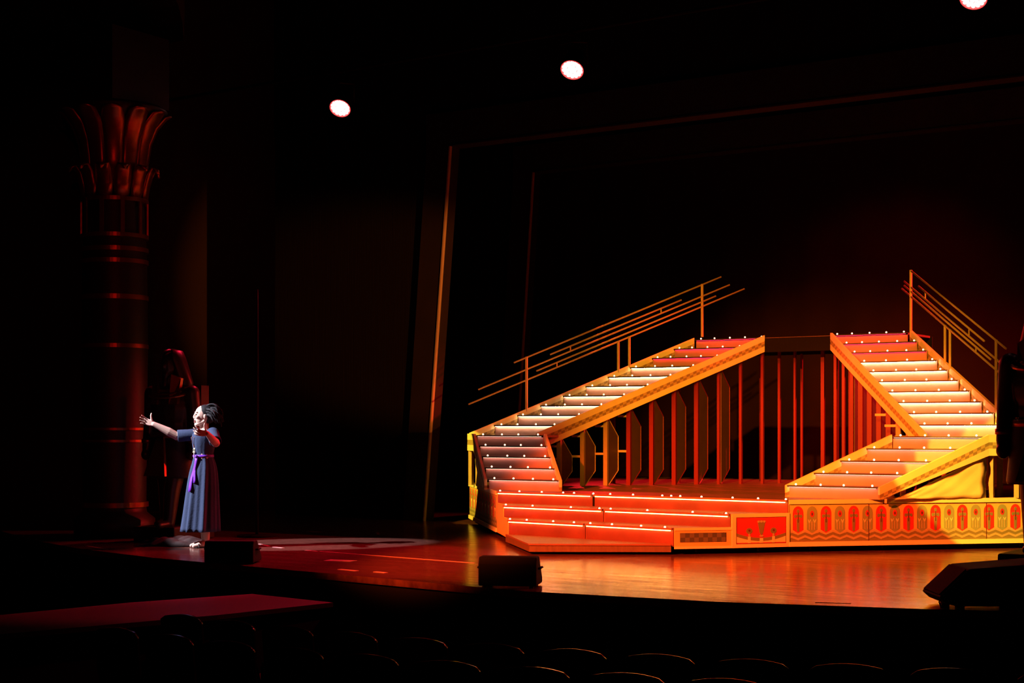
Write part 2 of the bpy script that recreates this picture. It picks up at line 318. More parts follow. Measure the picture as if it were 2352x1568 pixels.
def arch_wall(p0, p1, seam):
    ln = (p1-p0).length
    wall(base, p0, p1, .065, ZD+.0, M['field'], 'skirt_panel', .02)
    wall(base, p0, p1, ZD-.045, ZD+.004, M['cream'], 'top_trim', .02, .018)
    wall(base, p0, p1, .065, .115, M['cream'], 'bottom_trim', .02, .018)
    f = Flat(p0, p1, .0195)
    for x in seam: f.shape([(x, .115), (x+.006, .115), (x+.006, ZD-.045), (x, ZD-.045)], 0, .003)
    f.shape([(0, ZD-.052), (ln, ZD-.052), (ln, ZD-.046), (0, ZD-.046)]); f.shape([(0, .12), (.006, .12), (.006, ZD-.05), (0, ZD-.05)])
    f.obj('seam_line', M['line'], base)
    pitch = .163; n_ = int(ln/pitch)
    for k in range(n_):
        x = .105+k*pitch
        if x > ln-.06: break
        a, b_ = .245, .43; w_ = .062
        out = [(x-w_, a), (x, a-.035), (x+w_, a)] + [(x+w_*math.cos(t*PI/8), b_+.075*math.sin(t*PI/8)) for t in range(0, 9)]
        g = Flat(p0, p1, .020)
        red = (k % 2 == 0)
        g.shape(out, 0)
        if red:    # stem, bud and two side leaves
            g.shape([(x-.014, a-.02), (x+.014, a-.02), (x+.02, a+.12), (x-.02, a+.12)], 1, .002)
            g.shape([(x-.006, a+.08), (x+.006, a+.08), (x+.004, a+.19), (x-.004, a+.19)], 2, .003)
            g.disc(x, b_+.02, .017, .022, 1, .002); g.disc(x-.033, b_-.035, .016, .02, 1, .002); g.disc(x+.033, b_-.035, .016, .02, 1, .002)
            g.disc(x, b_-.03, .022, .02, 1, .002)
            g.obj('arch_motif', [M['redp'], M['olive'], M['line']], base)
        else:      # pink blossom over striped reeds with two forked buds
            g.disc(x, b_-.01, .024, .036, 1, .002); g.disc(x, b_-.012, .010, .018, 2, .003)
            for s in (-1, 1):
                cx = x+s*.031
                g.shape([(cx-.017, b_-.07), (cx-.010, b_-.075), (cx, b_-.098), (cx+.010, b_-.075), (cx+.017, b_-.07), (cx+.004, b_-.112), (cx-.004, b_-.112)], 3, .002)
            for j in (-1, 0, 1): g.shape([(x+j*.03-.004, a), (x+j*.03+.004, a), (x+j*.03+.004, a+.09), (x+j*.03-.004, a+.09)], 4, .002)
            g.obj('arch_motif', [M['sage'], M['redp'], M['line'], M['cream'], M['tan']], base)
    # four zigzag waves along the foot
    for j, (z, mt) in enumerate(((.222, 'tan'), (.196, 'olive'), (.166, 'tan'), (.140, 'olive'))):
        g = Flat(p0, p1, .0192+.0006*0); up = []; dn = []; x = 0; i = 0
        x = .105-pitch/2-pitch; xs = []
        while x < ln+pitch:
            xs.append((x, z+.022)); xs.append((x+pitch/2, z-.008)); x += pitch
        xs = [(max(.007, min(ln, x)), zz) for x, zz in xs]
        for (xa, za), (xb, zb) in zip(xs[:-1], xs[1:]):
            if xb-xa < .004: continue
            if j == 3: g.shape([(xa, .116), (xb, .116), (xb, zb), (xa, za)], 0)
            else: g.shape([(xa, za-.030), (xb, zb-.030), (xb, zb), (xa, za)], 0)
        g.obj('zigzag_band', M[mt], base)
arch_wall(E1R, DR, (.93, 2.35))
# left diagonal, mirrored order so the face points outwards
arch_wall(DL, E1L, (1.2,))

# red papyrus panel between second and top step
p0, p1 = E2R, E1R; ln = (p1-p0).length
wall(base, p0, p1, .065, .432, M['field'], 'end_panel', .02)
for (a, b_, z0, z1) in ((0, ln, .395, .434), (0, ln, .065, .105), (0, .05, .105, .395), (ln-.035, ln, .105, .395)):
    wall(base, p0, p1, z0, z1, M['cream'], 'panel_frame', .012, .02, a, b_)
g = Flat(p0, p1, .021); x0, x1 = .05, ln-.035; z0, z1 = .105, .395
g.shape([(x0, z0), (x1, z0), (x1, z1), (x0, z1)], 0)
g.shape([(x0+.006, z0+.006), (x1-.006, z0+.006), (x1-.006, z1-.006), (x0+.006, z1-.006)], 1, .002)
cx = (x0+x1)/2; hw = (x1-x0)/2
N = 14; lo = []; hi = []
for i in range(N+1):
    x = x0+.01+(x1-x0-.02)*i/N; q = abs(x-cx)/hw; z = .150+.055*q*q
    lo.append((x, z-.016)); hi.append((x, z+.020))
for i in range(N):
    g.shape([lo[i], lo[i+1], hi[i+1], hi[i]], 2, .004)
    g.shape([(lo[i][0], z0+.014), (lo[i+1][0], z0+.014), lo[i+1], lo[i]], 3, .004)
g.shape([(cx-.022, .225)] + [(cx+.055*math.cos(PI*.72-t*PI*.44/6)*1.3, .30+.06*math.sin(PI*.72-t*PI*.44/6)) for t in range(7)] + [(cx+.022, .225), (cx, .190)], 2, .004)
for t in (-.034, 0, .034): g.disc(cx+t, .345, .016, .012, 4, .006)
for s in (-1, 1):
    cxx = cx+s*.145
    g.disc(cxx, .245, .038, .034, 2, .004); g.disc(cxx, .250, .012, .012, 5, .006)
    g.shape([(cxx-.016, .115), (cxx+.016, .115), (cxx+.016, .185), (cxx-.016, .185)], 3, .006); g.disc(cxx, .2, .012, .018, 4, .006)
g.shape([(cx-.02, .115), (cx+.02, .115), (cx+.02, .165), (cx-.02, .165)], 3, .006); g.disc(cx, .19, .026, .010, 4, .007)
g.obj('papyrus_painting', [M['line'], M['redp'], M['olive'], M['cream'], M['tan'], M['line']], base)
# checker panel between third and second step
p0, p1 = E3R, E2R; ln = (p1-p0).length
wall(base, p0, p1, .065, .289, M['field'], 'end_panel', .02)
g = Flat(p0, p1, .021); nx = 10; cw = (ln-.13)/nx
g.shape([(.06, .135), (ln-.06, .135), (ln-.06, .235), (.06, .235)], 0)
for i in range(nx):
    for j in range(2): g.shape([(.065+i*cw, .138+j*.047), (.065+(i+1)*cw, .138+j*.047), (.065+(i+1)*cw, .185+j*.047), (.065+i*cw, .185+j*.047)], (i+j) % 2, .003)
g.obj('checker_band', [M['char_a'], M['char_b']], base)
for (a, b_, z0, z1) in ((0, ln, .262, .291), (0, ln, .065, .09)):
    wall(base, p0, p1, z0, z1, M['cream'], 'panel_frame', .008, .02, a, b_)
# left ends
wall(base, E2L, E3L, .065, .289, M['field'], 'end_panel', .02)
wall(base, E1L, E2L, .065, .432, M['field'], 'end_panel', .02)
# castors
for (x, y) in ((-8.1, 14.9), (-7.5, 15.2), (-7.0, 15.7), (-6.6, 16.2), (-6.0, 16.8), (-5.45, 17.35), (-4.8, 18.0), (-9.6, 15.4), (-10.6, 16.3), (-12, 18)):
    m_ = MB(); m_.tube([(x-.015, y, .035), (x+.015, y, .035)], .035, 12); m_.box((x, y, .078), (.05, .05, .03)); m_.obj('castor', M['rubber'], base)

# ------------------------------------------------------------------ the two staircases
def node(k):
    if k <= 5: t = (k-1)/4; return 2.58+t*.872, 16.523+t*1.015
    t = k-6; return 3.538-.218*t, 18.104+.2597*t
W = 1.06
def zk(k): return ZD+k*R_
def line_off(P_, name, pts, top, h, parent, outsign, stripes=True):
    """a sloping side board: pts are (u,b,z) along its top, striped cream / checker / cream"""
    m_ = MB(); m = P_
    for (u0, b0, z0), (u1, b1, z1) in zip(pts[:-1], pts[1:]):
        d = Vector((m*(u1-u0), b1-b0)); ln = d.length; d.normalize(); n_ = Vector((d.y, -d.x))*outsign
        def Q(t, dz, o): return (C+m*(u0+(u1-u0)*t)+n_.x*o, b0+(b1-b0)*t+n_.y*o, max(z0+(z1-z0)*t+top-dz, ZD+.002))
        rows = [(0, .36*h, 0), (.36*h, .51*h, 1), (.51*h, .66*h, 2), (.66*h, h, 0)]
        nseg = max(2, int(round(ln/.05)))
        for (ra, rb, kind) in rows:
            if kind == 0:
                m_.slab([Q(0, ra, 0), Q(1, ra, 0), Q(1, rb, 0), Q(0, rb, 0)], (n_.x*.035, n_.y*.035, 0), 0)
            else:
                for i in range(nseg):
                    t0, t1 = i/nseg, (i+1)/nseg
                    m_.slab([Q(t0, ra, 0), Q(t1, ra, 0), Q(t1, rb, 0), Q(t0, rb, 0)], (n_.x*.034, n_.y*.034, 0), 1+(i+kind) % 2)
    return m_.obj(name, [M['cream'], M['check_a'], M['check_b']], parent)

def staircase(m, label, group):
    t = thing('staircase', label, 'staircase', (C+m*2.3, 18, ZD), 0, group)
    P = lambda u, b: (C+m*u, b)
    for k in range(1, 16):
        uo, b = node(k); z = zk(k); ui = uo-W
        if k < 15: uo2, b2 = node(k+1)
        else: uo2, b2 = uo-.1, b+.95
        ui2 = uo2-W
        if k == 15: ui2 = ui
        if k == 5: pol = [P(uo, b), P(3.76, 17.84), P(uo2, b2), P(ui2, b2), P(ui, b)]
        elif k == 15: pol = [P(uo, b), P(uo, b2), P(ui, b2), P(ui, b)]
        else: pol = [P(uo, b+.012), P(uo2, b2), P(ui2, b2), P(ui, b+.012)]
        # overhang forward a little
        m_ = MB(); m_.prism([(x, y) for x, y in pol], z-.028, z); m_.obj('tread', M['wood'], t)
        m_ = MB(); m_.prism([P(uo, b-.034), P(uo, b), P(ui, b), P(ui, b-.034)], z-.004, z+.001); m_.prism([P(uo, b-.034), P(uo, b-.030), P(ui, b-.030), P(ui, b-.034)], z-.017, z-.004); m_.obj('nosing', M['nose'], t)
        zb = z-R_
        m_ = MB(); m_.prism([P(uo, b), P(uo, b+.012), P(ui, b+.012), P(ui, b)], zb, z-.004); m_.obj('riser', M['riser'], t)
        led = M['led_r'] if k >= 13 else (M['led_w'] if k >= 6 else M['led_m'])
        m_ = MB(); m_.prism([P(uo-.02, b-.029), P(uo-.02, b-.022), P(ui+.02, b-.022), P(ui+.02, b-.029)], z-.018, z-.006); m_.obj('led_strip', led, t)
        fr = (.09, .37, .63, .93) if k <= 12 else (.07, .28, .50, .74, .97)
        for f in fr:
            j = random.uniform(-.015, .015); bulb(t, (C+m*(uo-W*(f+j)) if m < 0 else C+m*(ui+W*(f+j)), b-.012, z+.012))
    # side boards: lower flight and landing, then upper flight; inner and outer
    u1, b1 = node(1); u5, b5 = node(5); u15, b15 = node(15)
    o1 = 1 if m > 0 else -1
    lowo = [(u1+.01, b1-.03, zk(1)-.02), (u5+.03, b5, zk(5)), (3.79, 17.84, zk(5))]
    line_off(m, 'side_board', lowo, .02, .235, t, o1)
    lowi = [(u1-W-.01, b1-.03, zk(1)-.02), (u5-W-.01, b5, zk(5))]
    line_off(m, 'side_board', lowi, .02, .235, t, -o1)
    upo = [(3.79, 17.84, zk(5)), (u15+.03, b15, zk(15))]
    line_off(m, 'side_board', upo, .03, .235, t, o1)
    upi = [(2.696, 17.84, zk(5)), (u15-W-.0, b15, zk(15)), ]
    line_off(m, 'side_board', upi, .03, .235, t, -o1)
    # painted cloth filling under the outer lower board
    n_ = Vector((m*.76, -.65)); m_ = MB(); NN = 14
    tri = []
    vs = []; fs = []
    for i in range(NN+1):
        q = i/NN; u = u1+.12+(u5+.01-u1-.12)*q; b_ = b1+.14+(b5-b1-.14)*q
        ztop = zk(1)-.21+(zk(5)-zk(1))*(.11+.89*q); zlow = ZD+.004
        ztop = max(ztop, zlow+.01)
        for j in range(9):
            r = j/8; z = zlow+(ztop-zlow)*r
            rip = .012*math.sin(9*q+7*r)*q+.006*math.sin(23*q-13*r)
            vs.append((C+m*(u)+n_.x*(.012+rip), b_+n_.y*(.012+rip), z))
    for i in range(NN):
        for j in range(8): fs.append((i*9+j, (i+1)*9+j, (i+1)*9+j+1, i*9+j+1))
    m_.add(vs, fs); c_ = m_.obj('side_cloth', M['cream'], t, True); sd = c_.modifiers.new('thickness', 'SOLIDIFY'); sd.thickness = .004
    # landing posts
    for (u, b_) in ((u5+.05, b5+.09), (3.74, 17.80), (u5-W+.03, b5+.05), (3.45, 18.15)):
        m_ = MB(); x, y = P(u, b_); m_.box((x, y, (ZD+zk(5)-.04)/2), (.055, .055, zk(5)-.04-ZD)); m_.obj('post', M['raw'], t)
    # ribs: a timber upright with a half-hexagon plywood gusset under every step of the upper flight
    for k in range(6, 16):
        uo, b_ = node(k); 
        for side, u in ((1, uo-W+.03), (0, uo-.05)):
            if side == 0 and k not in (8, 11, 14): continue
            x, y = P(u, b_+.03); zt = zk(k)-(.17 if side else .05)
            m_ = MB(); m_.box((x, y, (ZD+zt)/2), (.062 if k < 13 else .04, .04, zt-ZD)); rb = m_.obj('rib_post', M['raw'] if k < 9 else M['redlit_shade'], t)  # farther posts darker, with the red light in their colour
            if side and k < 14:
                h = zt-ZD
                m_ = MB(); y0 = y+.02
                m_.slab([(x+.03, y0, ZD+.01), (x+.03, y0+.26, ZD+.18+.02*h), (x+.03, y0+.26, zt-.26), (x+.03, y0, zt-.02)], (-.02, 0, 0)); m_.obj('gusset', M['ribply'], rb)
                m_ = MB(); q = [(x+.035, y0, ZD+.01), (x+.035, y0+.265, ZD+.18+.02*h), (x+.035, y0+.265, zt-.26), (x+.035, y0, zt-.02)]
                m_.tube(q, .006, 6); m_.obj('gusset_edge', M['rail'] if k < 9 else M['redlit_shade'], rb)
            if side and k in (6, 7, 8, 9):
                for zz in (ZD+.25*(zt-ZD)+.2, zt-.12):
                    m_ = MB(); m_.box((x-.12*(-m)*-1 if False else x-.10, y+.02, zz), (.16, .03, .03)); m_.obj('bracket', M['rail'], rb)
    # hand rail: three long tubes and two short ones on uprights
    def RP(tt, h, o=.045):
        u = 3.538-.218*tt; return (C+m*(u+o), 18.104+.2597*tt, ZD+R_*(tt+6)+h)
    rails = (((.92, 10.3), .752), ((2.5, 8.44), .655), ((-.62, 10.7), .583), ((1.9, 10.05), .503), ((-1.04, 11.4), .434)) if m < 0 else \
            (((.33, 9.0), .83), ((2.09, 8.2), .707), ((-.3, 9.7), .61), ((1.56, 9.7), .553), ((-1.0, 9.95), .485))
    hr = None
    for i, ((a, b_), h) in enumerate(rails):
        m_ = MB(); m_.tube([RP(a, h), RP(b_, h)], .0125, 8); m_.obj('handrail' if i == 0 else 'rail', M['rail'], t, True)
    posts = ((1.47, .752), (5.55, .434), (6.05, .434), (9.41, .752)) if m < 0 else ((1.12, .83), (5.1, .485), (5.57, .485), (8.98, .83))
    for tt, h in posts:
        m_ = MB(); x, y, z = RP(tt, h); m_.box((x, y, z-h/2), (.028, .028, h+.02)); m_.obj('rail_post', M['rail'], t)
    for tt, h0, h1 in ((3.4, rails[2][1], rails[1][1]), (7.5, rails[2][1], rails[1][1]), (2.8, rails[4][1], rails[3][1])):
        m_ = MB(); m_.tube([RP(tt, h0), RP(tt, h1)], .009, 6); m_.obj('rail_spacer', M['rail'], t)
    return t
staircase(-1, 'left glowing staircase that climbs to the right with amber handrail', 'mirrored staircases on the platform')
staircase(1, 'right glowing staircase that climbs to the left beside the cream side cloth', 'mirrored staircases on the platform')
# bridge joining both stair heads
zt = zk(15)
br = thing('bridge', 'dark raised bridge joining the tops of the two staircases', 'bridge', (C, 21, ZD))
m_ = MB(); m_.prism([(C-.52, 20.5), (C+.52, 20.5), (C+.52, 21.39), (C-.52, 21.39)], zt-.028, zt); m_.obj('walkway', M['wood'], br)
m_ = MB(); m_.box((C, 20.47, zt-.11), (1.04, .03, .2)); m_.obj('fascia', M['drape'], br)
m_ = MB(); m_.box((C, 21.42, zt-.11), (3.2, .03, .2)); m_.obj('fascia', M['drape'], br)
for x, w_ in ((-8.96, .035), (-8.72, .03), (-8.30, .05), (-7.9, .03), (-7.62, .04), (-7.30, .03)):
    m_ = MB(); m_.box((x, 20.8+.3*(x+9)*0, (ZD+zt-.03)/2+0), (w_, .04, zt-.03-ZD)); m_.obj('upright', M['redlit_shade'], br)
for x in (-9.5, -8.85, -8.3, -7.6):
    m_ = MB(); m_.box((x, 21.36, (ZD+zt-.2)/2), (.03, .03, zt-.2-ZD)); m_.obj('upright', M['redlit_shade'], br)

# ------------------------------------------------------------------ hanging red lamps
pipe = MB(); pipe.tube([(-18.9, 17, 6.35), (2.7, 17, 6.5)], .025, 10)
tag(pipe.obj('lighting_pipe', M['black']), 'black pipe high over the stage that carries the red lamps', 'pipe')
def lamp(x, z, label):
    t = thing('stage_lamp', label, 'lamp', (x, 17, z), 0, 'red lamps on the overhead pipe')
    aim = Vector((-2.0-x*.25*0, 9.0, 0))-Vector((0, 0, 0))
    d = (Vector((x*.72-1.0, 9.5, -3.2))-Vector((x, 17, z))).normalized()
    a = d.cross(Vector((0, 0, 1))).normalized(); c = a.cross(d)
    q = d.to_track_quat('Z', 'Y').to_matrix(); p = Vector((x, 17, z))
    T = lambda v: p+q @ Vector(v)
    m_ = MB(); m_.lathe([(.06, -.30), (.12, -.28), (.15, -.12), (.162, -.0), (.150, -.0), (.148, -.03)], n=24); m_.v = [T(v) for v in m_.v]; m_.obj('housing', M['black'], t, True)
    m_ = MB(); m_.lathe([(.149, -.02), (.149, .004), (.140, .006), (.138, -.02)], n=24); m_.v = [T(v) for v in m_.v]; m_.obj('lens_rim', M['lampr'], t, True)
    m_ = MB(); m_.lathe([(.137, -.024), (.137, -.018)], n=24); m_.v = [T(v) for v in m_.v]; m_.obj('lens_plate', M['lampr'], t)
    m_ = MB()
    for r, n_ in ((0, 1), (.045, 6), (.09, 12), (.112, 14)):
        for i in range(n_): m_.ball((r*math.cos(2*PI*i/n_), r*math.sin(2*PI*i/n_), -.012), (.024, .024, .008), 8, 5)
    m_.v = [T(v) for v in m_.v]; e = m_.obj('led_cells', M['lamp'], t, True)
    m_ = MB(); m_.tube([T((.18, 0, -.12)), T((.18, 0, -.12))+Vector((0, 0, .26)), p+Vector((.0, 0, .36)), T((-.18, 0, -.12))+Vector((0, 0, .26)), T((-.18, 0, -.12))], .012, 6); m_.obj('yoke', M['portal'], t)
    m_ = MB(); m_.box((x, 17, 6.42), (.06, .08, .12)); m_.obj('clamp', M['black'], t)
    return p, d
for i, (x, z, lb) in enumerate(((-13.958, 5.86, 'leftmost glowing red lamp high above the dark wing'), (-10.157, 5.92, 'middle glowing red lamp high above the staircase'), (-5.044, 6.06, 'rightmost glowing red lamp cut by the top of the frame'))):
    p, d = lamp(x, z, lb)
    tgt = ((-12.6, 12.4, 0), (-10.6, 12.3, 0), (-7.0, 12.4, 0))[i]
    spot('stage_lamp_light', tuple(p+Vector((0, -.15, -.1))), tgt, (800, 2600, 900)[i], (1, .012, .05), (34, 36, 40)[i], .35, .06)

# ------------------------------------------------------------------ papyrus column at the left of the proscenium
cx, cy = -14.93, 13.72
col = thing('papyrus_column', 'tall dark Egyptian column with flared papyrus capital and gilt rings', 'column', (cx, cy, 0))
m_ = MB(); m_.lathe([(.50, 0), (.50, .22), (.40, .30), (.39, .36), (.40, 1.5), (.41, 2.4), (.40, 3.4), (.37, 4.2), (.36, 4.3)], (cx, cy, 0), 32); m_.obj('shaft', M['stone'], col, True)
for z, h in ((3.45, .055), (3.60, .055), (3.0, .06), (2.39, .05), (1.35, .03), (1.20, .03), (.40, .06), (3.77, .05), (4.22, .05)):
    r = .418
    m_ = MB(); m_.lathe([(r-.03, z-h/2), (r, z-h/2), (r, z+h/2), (r-.03, z+h/2)], (cx, cy, 0), 64); m_.obj('ring_band', M['gilt'], col)
for i in range(10):                                       # upright gilt fillets between the upper rings
    a = 2*PI*i/10+.12
    m_ = MB(); x, y = cx+.408*math.cos(a), cy+.408*math.sin(a); m_.box((x, y, 4.0), (.02, .05, .46), a); m_.obj('fillet', M['gilt'], col)
for i in range(12):                                       # two tiers of curled leaves and the big flared petals
    a = 2*PI*i/12
    def pet(pts, w_, nm, mt):
        m_ = MB(); ca, sa = math.cos(a), math.sin(a); vs = []; fs = []
        for r, z, ww in pts:
            for s in (-1, -.5, 0, .5, 1):
                vs.append((cx+(r-.03*s*s)*ca-s*ww*sa, cy+(r-.03*s*s)*sa+s*ww*ca, z))
        for j in range(len(pts)-1):
            for s in range(4): fs.append((j*5+s, j*5+s+1, (j+1)*5+s+1, (j+1)*5+s))
        m_.add(vs, fs); o = m_.obj(nm, mt, col, True); sd = o.modifiers.new('thickness', 'SOLIDIFY'); sd.thickness = .02
    pet([(.40, 4.25, .08), (.42, 4.4, .10), (.46, 4.55, .10), (.52, 4.64, .08), (.57, 4.62, .05), (.58, 4.56, .02)], .1, 'leaf', M['gilt'])
    a += PI/12
    pet([(.39, 4.45, .09), (.40, 4.7, .11), (.44, 4.95, .12), (.52, 5.15, .14), (.64, 5.30, .12), (.70, 5.33, .06)], .1, 'petal', M['gilt'])
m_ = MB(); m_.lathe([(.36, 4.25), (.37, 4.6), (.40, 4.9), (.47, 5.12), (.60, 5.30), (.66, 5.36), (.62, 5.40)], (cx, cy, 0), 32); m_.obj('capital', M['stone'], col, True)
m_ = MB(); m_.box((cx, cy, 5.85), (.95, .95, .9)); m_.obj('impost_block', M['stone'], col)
# side-light boom in the wing
m_ = MB(); m_.tube([(-13.32, 14.59, 0.02), (-13.32, 14.59, 3.1)], .02, 10); m_.lathe([(.25, 0), (.25, .02), (.03, .03)], (-13.32, 14.59, 0), 20)
tag(m_.obj('boom_stand', M['drape'], smooth=True), 'thin black upright boom stand in the dark wing right of the singer', 'stand')

# ------------------------------------------------------------------ figures from joined tapering limbs fused by a voxel remesh
def capsule(m_, pts, rs, n=12):
    m_.tube(pts, rs, n)
    for p, r in zip(pts, rs): m_.ball(p, r, n, 8)
def fused(m_, name, mt, parent, vox, sm=6):
    o = m_.obj(name, mt, parent, True)
    r = o.modifiers.new('fuse', 'REMESH'); r.mode = 'VOXEL'; r.voxel_size = vox; r.use_smooth_shade = True
    s = o.modifiers.new('soften', 'SMOOTH'); s.factor = .5; s.iterations = sm
    return o

def statue(loc, label, sc_=1.0, rz=0):
    t = thing('pharaoh_statue', label, 'statue', loc, rz, 'pharaoh statues flanking the stage')
    S = lambda *v: Vector(v)*sc_
    def cap(m_, pts, rs): capsule(m_, [S(*p) for p in pts], [r*sc_ for r in rs])
    ORG[t.name] = Vector((0, 0, 0)); 
    m_ = MB(); m_.box(S(0, .05, .09), S(.62, .84, .18)); p_ = bevel(m_.obj('plinth', M['stone'], t), .02)
    m_ = MB(); m_.box(S(0, .40, 1.05), S(.42, .16, 1.75)); m_.obj('back_pillar', M['stone'], t)
    m_ = MB()
    cap(m_, [(-.12, .05, .22), (-.12, .05, .60), (-.12, .04, 1.0)], [.075, .10, .13])
    cap(m_, [(.12, -.22, .22), (.12, -.16, .60), (.12, -.03, 1.0)], [.075, .10, .13])
    cap(m_, [(-.12, .05, .215), (-.12, -.13, .205)], [.055, .045]); cap(m_, [(.12, -.22, .215), (.12, -.42, .205)], [.055, .045])
    m_.ball(S(0, .02, 1.22), S(.21, .15, .16)); m_.ball(S(0, 0, 1.62), S(.29, .17, .30)); m_.ball(S(0, 0, 1.42), S(.25, .14, .25))
    m_.ball(S(0, 0, 1.83), S(.34, .14, .10))
    for s in (-1, 1):
        cap(m_, [(.30*s, 0, 1.82), (.335*s, .02, 1.48), (.345*s, -.04, 1.14)], [.10, .088, .066])
        m_.ball(S(.345*s, -.06, 1.06), S(.062, .075, .075))
    cap(m_, [(0, 0, 1.85), (0, -.01, 2.02)], [.085, .085])
    m_.ball(S(0, -.03, 2.17), S(.115, .14, .165)); m_.ball(S(0, -.16, 2.15), S(.022, .03, .035)); m_.ball(S(0, -.12, 2.05), S(.05, .04, .04))
    cap(m_, [(0, -.13, 2.03), (0, -.15, 1.92)], [.022, .03])
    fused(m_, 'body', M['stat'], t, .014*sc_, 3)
    m_ = MB()      # striped headcloth flaring to the shoulders
    ring = []
    for z, rx, ry, oy in ((2.37, .03, .03, .0), (2.34, .13, .14, .0), (2.24, .165, .17, .02), (2.10, .205, .16, .05), (1.95, .25, .15, .07), (1.86, .24, .13, .07)):
        ring.append((z, rx, ry, oy))
    vs = []; fs = []; n_ = 28
    for z, rx, ry, oy in ring:
        for j in range(n_):
            a = PI*(.5+ -1.36/2+1.36*j/(n_-1))+PI*0
            a = math.radians(-58+296*j/(n_-1)); vs.append(S(rx*math.cos(a), oy+ry*math.sin(a), z+.004*(j % 2)))
    for i in range(len(ring)-1):
        for j in range(n_-1): fs.append((i*n_+j, i*n_+j+1, (i+1)*n_+j+1, (i+1)*n_+j))
    m_.add(vs, fs); o = m_.obj('headcloth', M['stat'], t, True); sd = o.modifiers.new('thickness', 'SOLIDIFY'); sd.thickness = .035*sc_
    for s in (-1, 1):
        m_ = MB(); m_.slab([S(.10*s, -.15, 2.05), S(.21*s, -.10, 2.0), S(.20*s, -.17, 1.68), S(.09*s, -.19, 1.68)], S(0, .05, 0)); m_.obj('lappet', M['gilt'], t)
    for k_, r in enumerate((.17, .215, .26)):
        m_ = MB(); m_.tube([S(r*math.cos(a), .62*r*math.sin(a)-.03-.02*k_, 1.90-.045*k_-.05*abs(math.sin(a))) for a in [PI+PI*i/12 for i in range(13)]], .017*sc_, 6); m_.obj('collar_band', M['gilt'], t)
    m_ = MB(); m_.lathe([(.235, .77), (.24, .80), (.205, 1.28), (.20, 1.33), (.19, 1.33)], n=28); m_.v = [Vector((v.x*1.35, v.y*.95-.02, v.z))*sc_ for v in m_.v]; m_.obj('kilt', M['stone'], t, True)
    m_ = MB(); m_.slab([S(-.05, -.24, 1.28), S(.05, -.24, 1.28), S(.16, -.36, .80), S(-.16, -.36, .80)], S(0, .04, 0)); m_.obj('kilt_apron', M['gilt'], t)
    m_ = MB(); m_.lathe([(.19, 1.26), (.215, 1.27), (.215, 1.33), (.19, 1.34)], n=28); m_.v = [Vector((v.x*1.3, v.y*.95-.02, v.z))*sc_ for v in m_.v]; m_.obj('belt', M['gilt'], t, True)
    for s in (-1, 1):
        m_ = MB(); m_.lathe([(.06, 1.20), (.073, 1.205), (.073, 1.25), (.06, 1.255)], (.348*s, -.035, 0), n=16); m_.v = [v*sc_ for v in m_.v]; m_.obj('armband', M['gilt'], t, True)
    return t
statue((-13.80, 13.60, 0), 'dark standing pharaoh statue behind the singer, beside the tall column', .98, .15)
statue((-3.76, 14.94, 0), 'black silhouetted pharaoh statue cut by the right edge of the frame', 1.08, 0)

# ------------------------------------------------------------------ the singer
wm = thing('person', 'person in long slate-blue dress with purple sash singing with arms outstretched', 'person', (-12.57, 12.94, 0), TH)
ORG[wm.name] = Vector((0, 0, 0))
m_ = MB()
neck = (-.035, -.02, 1.33)
capsule(m_, [(-.04, -.01, 1.02), (-.045, -.01, 1.12), (-.045, 0, 1.24), (-.03, 0, 1.30)], [.105, .10, .115, .075])
m_.ball((-.035, 0, 1.27), (.12, .12, .08))
capsule(m_, [(-.03, 0, 1.29), (-.045, -.005, 1.40)], [.052, .046])
# hips and legs
capsule(m_, [(-.04, 0, .93), (-.04, 0, 1.0)], [.13, .11])
capsule(m_, [(-.02, -.05, .86), (.0, -.05, .48), (.0, -.04, .10)], [.085, .055, .034])
capsule(m_, [(-.07, .06, .86), (-.07, .07, .48), (-.05, .07, .10)], [.085, .055, .034])
for ax, ay in ((.0, -.04), (-.05, .07)):
    capsule(m_, [(ax+.02, ay+.01, .035), (ax-.05, ay-.03, .04), (ax-.13, ay-.07, .022)], [.032, .034, .022])
# arms
SR = (-.135, .10, 1.285); ER = (-.36, .05, 1.270); WR = (-.605, -.02, 1.405)
SL = (.085, -.10, 1.285); EL = (.155, -.30, 1.19); WL = (.100, -.51, 1.300)
capsule(m_, [(-.06, .03, 1.28), SR, ER, tuple(Vector(ER).lerp(Vector(WR), .35)), WR], [.055, .05, .049, .050, .029])
capsule(m_, [(0, -.03, 1.28), SL, EL, tuple(Vector(EL).lerp(Vector(WL), .35)), WL], [.055, .05, .045, .044, .028])
def hand(m_, wr, d, c, n_, curl, spread):
    wr, d, c, n_ = Vector(wr), Vector(d).normalized(), Vector(c).normalized(), Vector(n_).normalized()
    for q in (-.028, -.010, .008, .026):
        m_.tube([wr+d*.005+c*q*.5, wr+d*.045+c*q*.9, wr+d*.085+c*q], [.015, .014, .011], 8)
        m_.ball(wr+d*.085+c*q, .011, 8, 6)
    for q, ln, sp in ((.027, .070, .30), (.009, .078, .08), (-.010, .072, -.12), (-.028, .058, -.34)):
        p = wr+d*.085+c*q; dd = (d+c*sp*spread).normalized(); pts = [p]; r = [.0098]
        for j in range(3):
            ang = curl*(j+1); v = dd*math.cos(ang)+n_*math.sin(ang); p = p+v*ln*(.42, .32, .26)[j]; pts.append(p); r.append((.0090, .0084, .0070)[j])
        capsule(m_, pts, r, 8)
    p = wr+d*.022+c*.022; pts = [p, p+c*.030+d*.018+n_*.008, p+c*.058+d*.028+n_*.010, p+c*.082+d*.030+n_*.006]
    capsule(m_, pts, [.014, .012, .0098, .0078], 8)
hand(m_, WR, (-.93, -.10, .34), (.22, .05, .97), (-.1, -.9, .3), .22, .9)
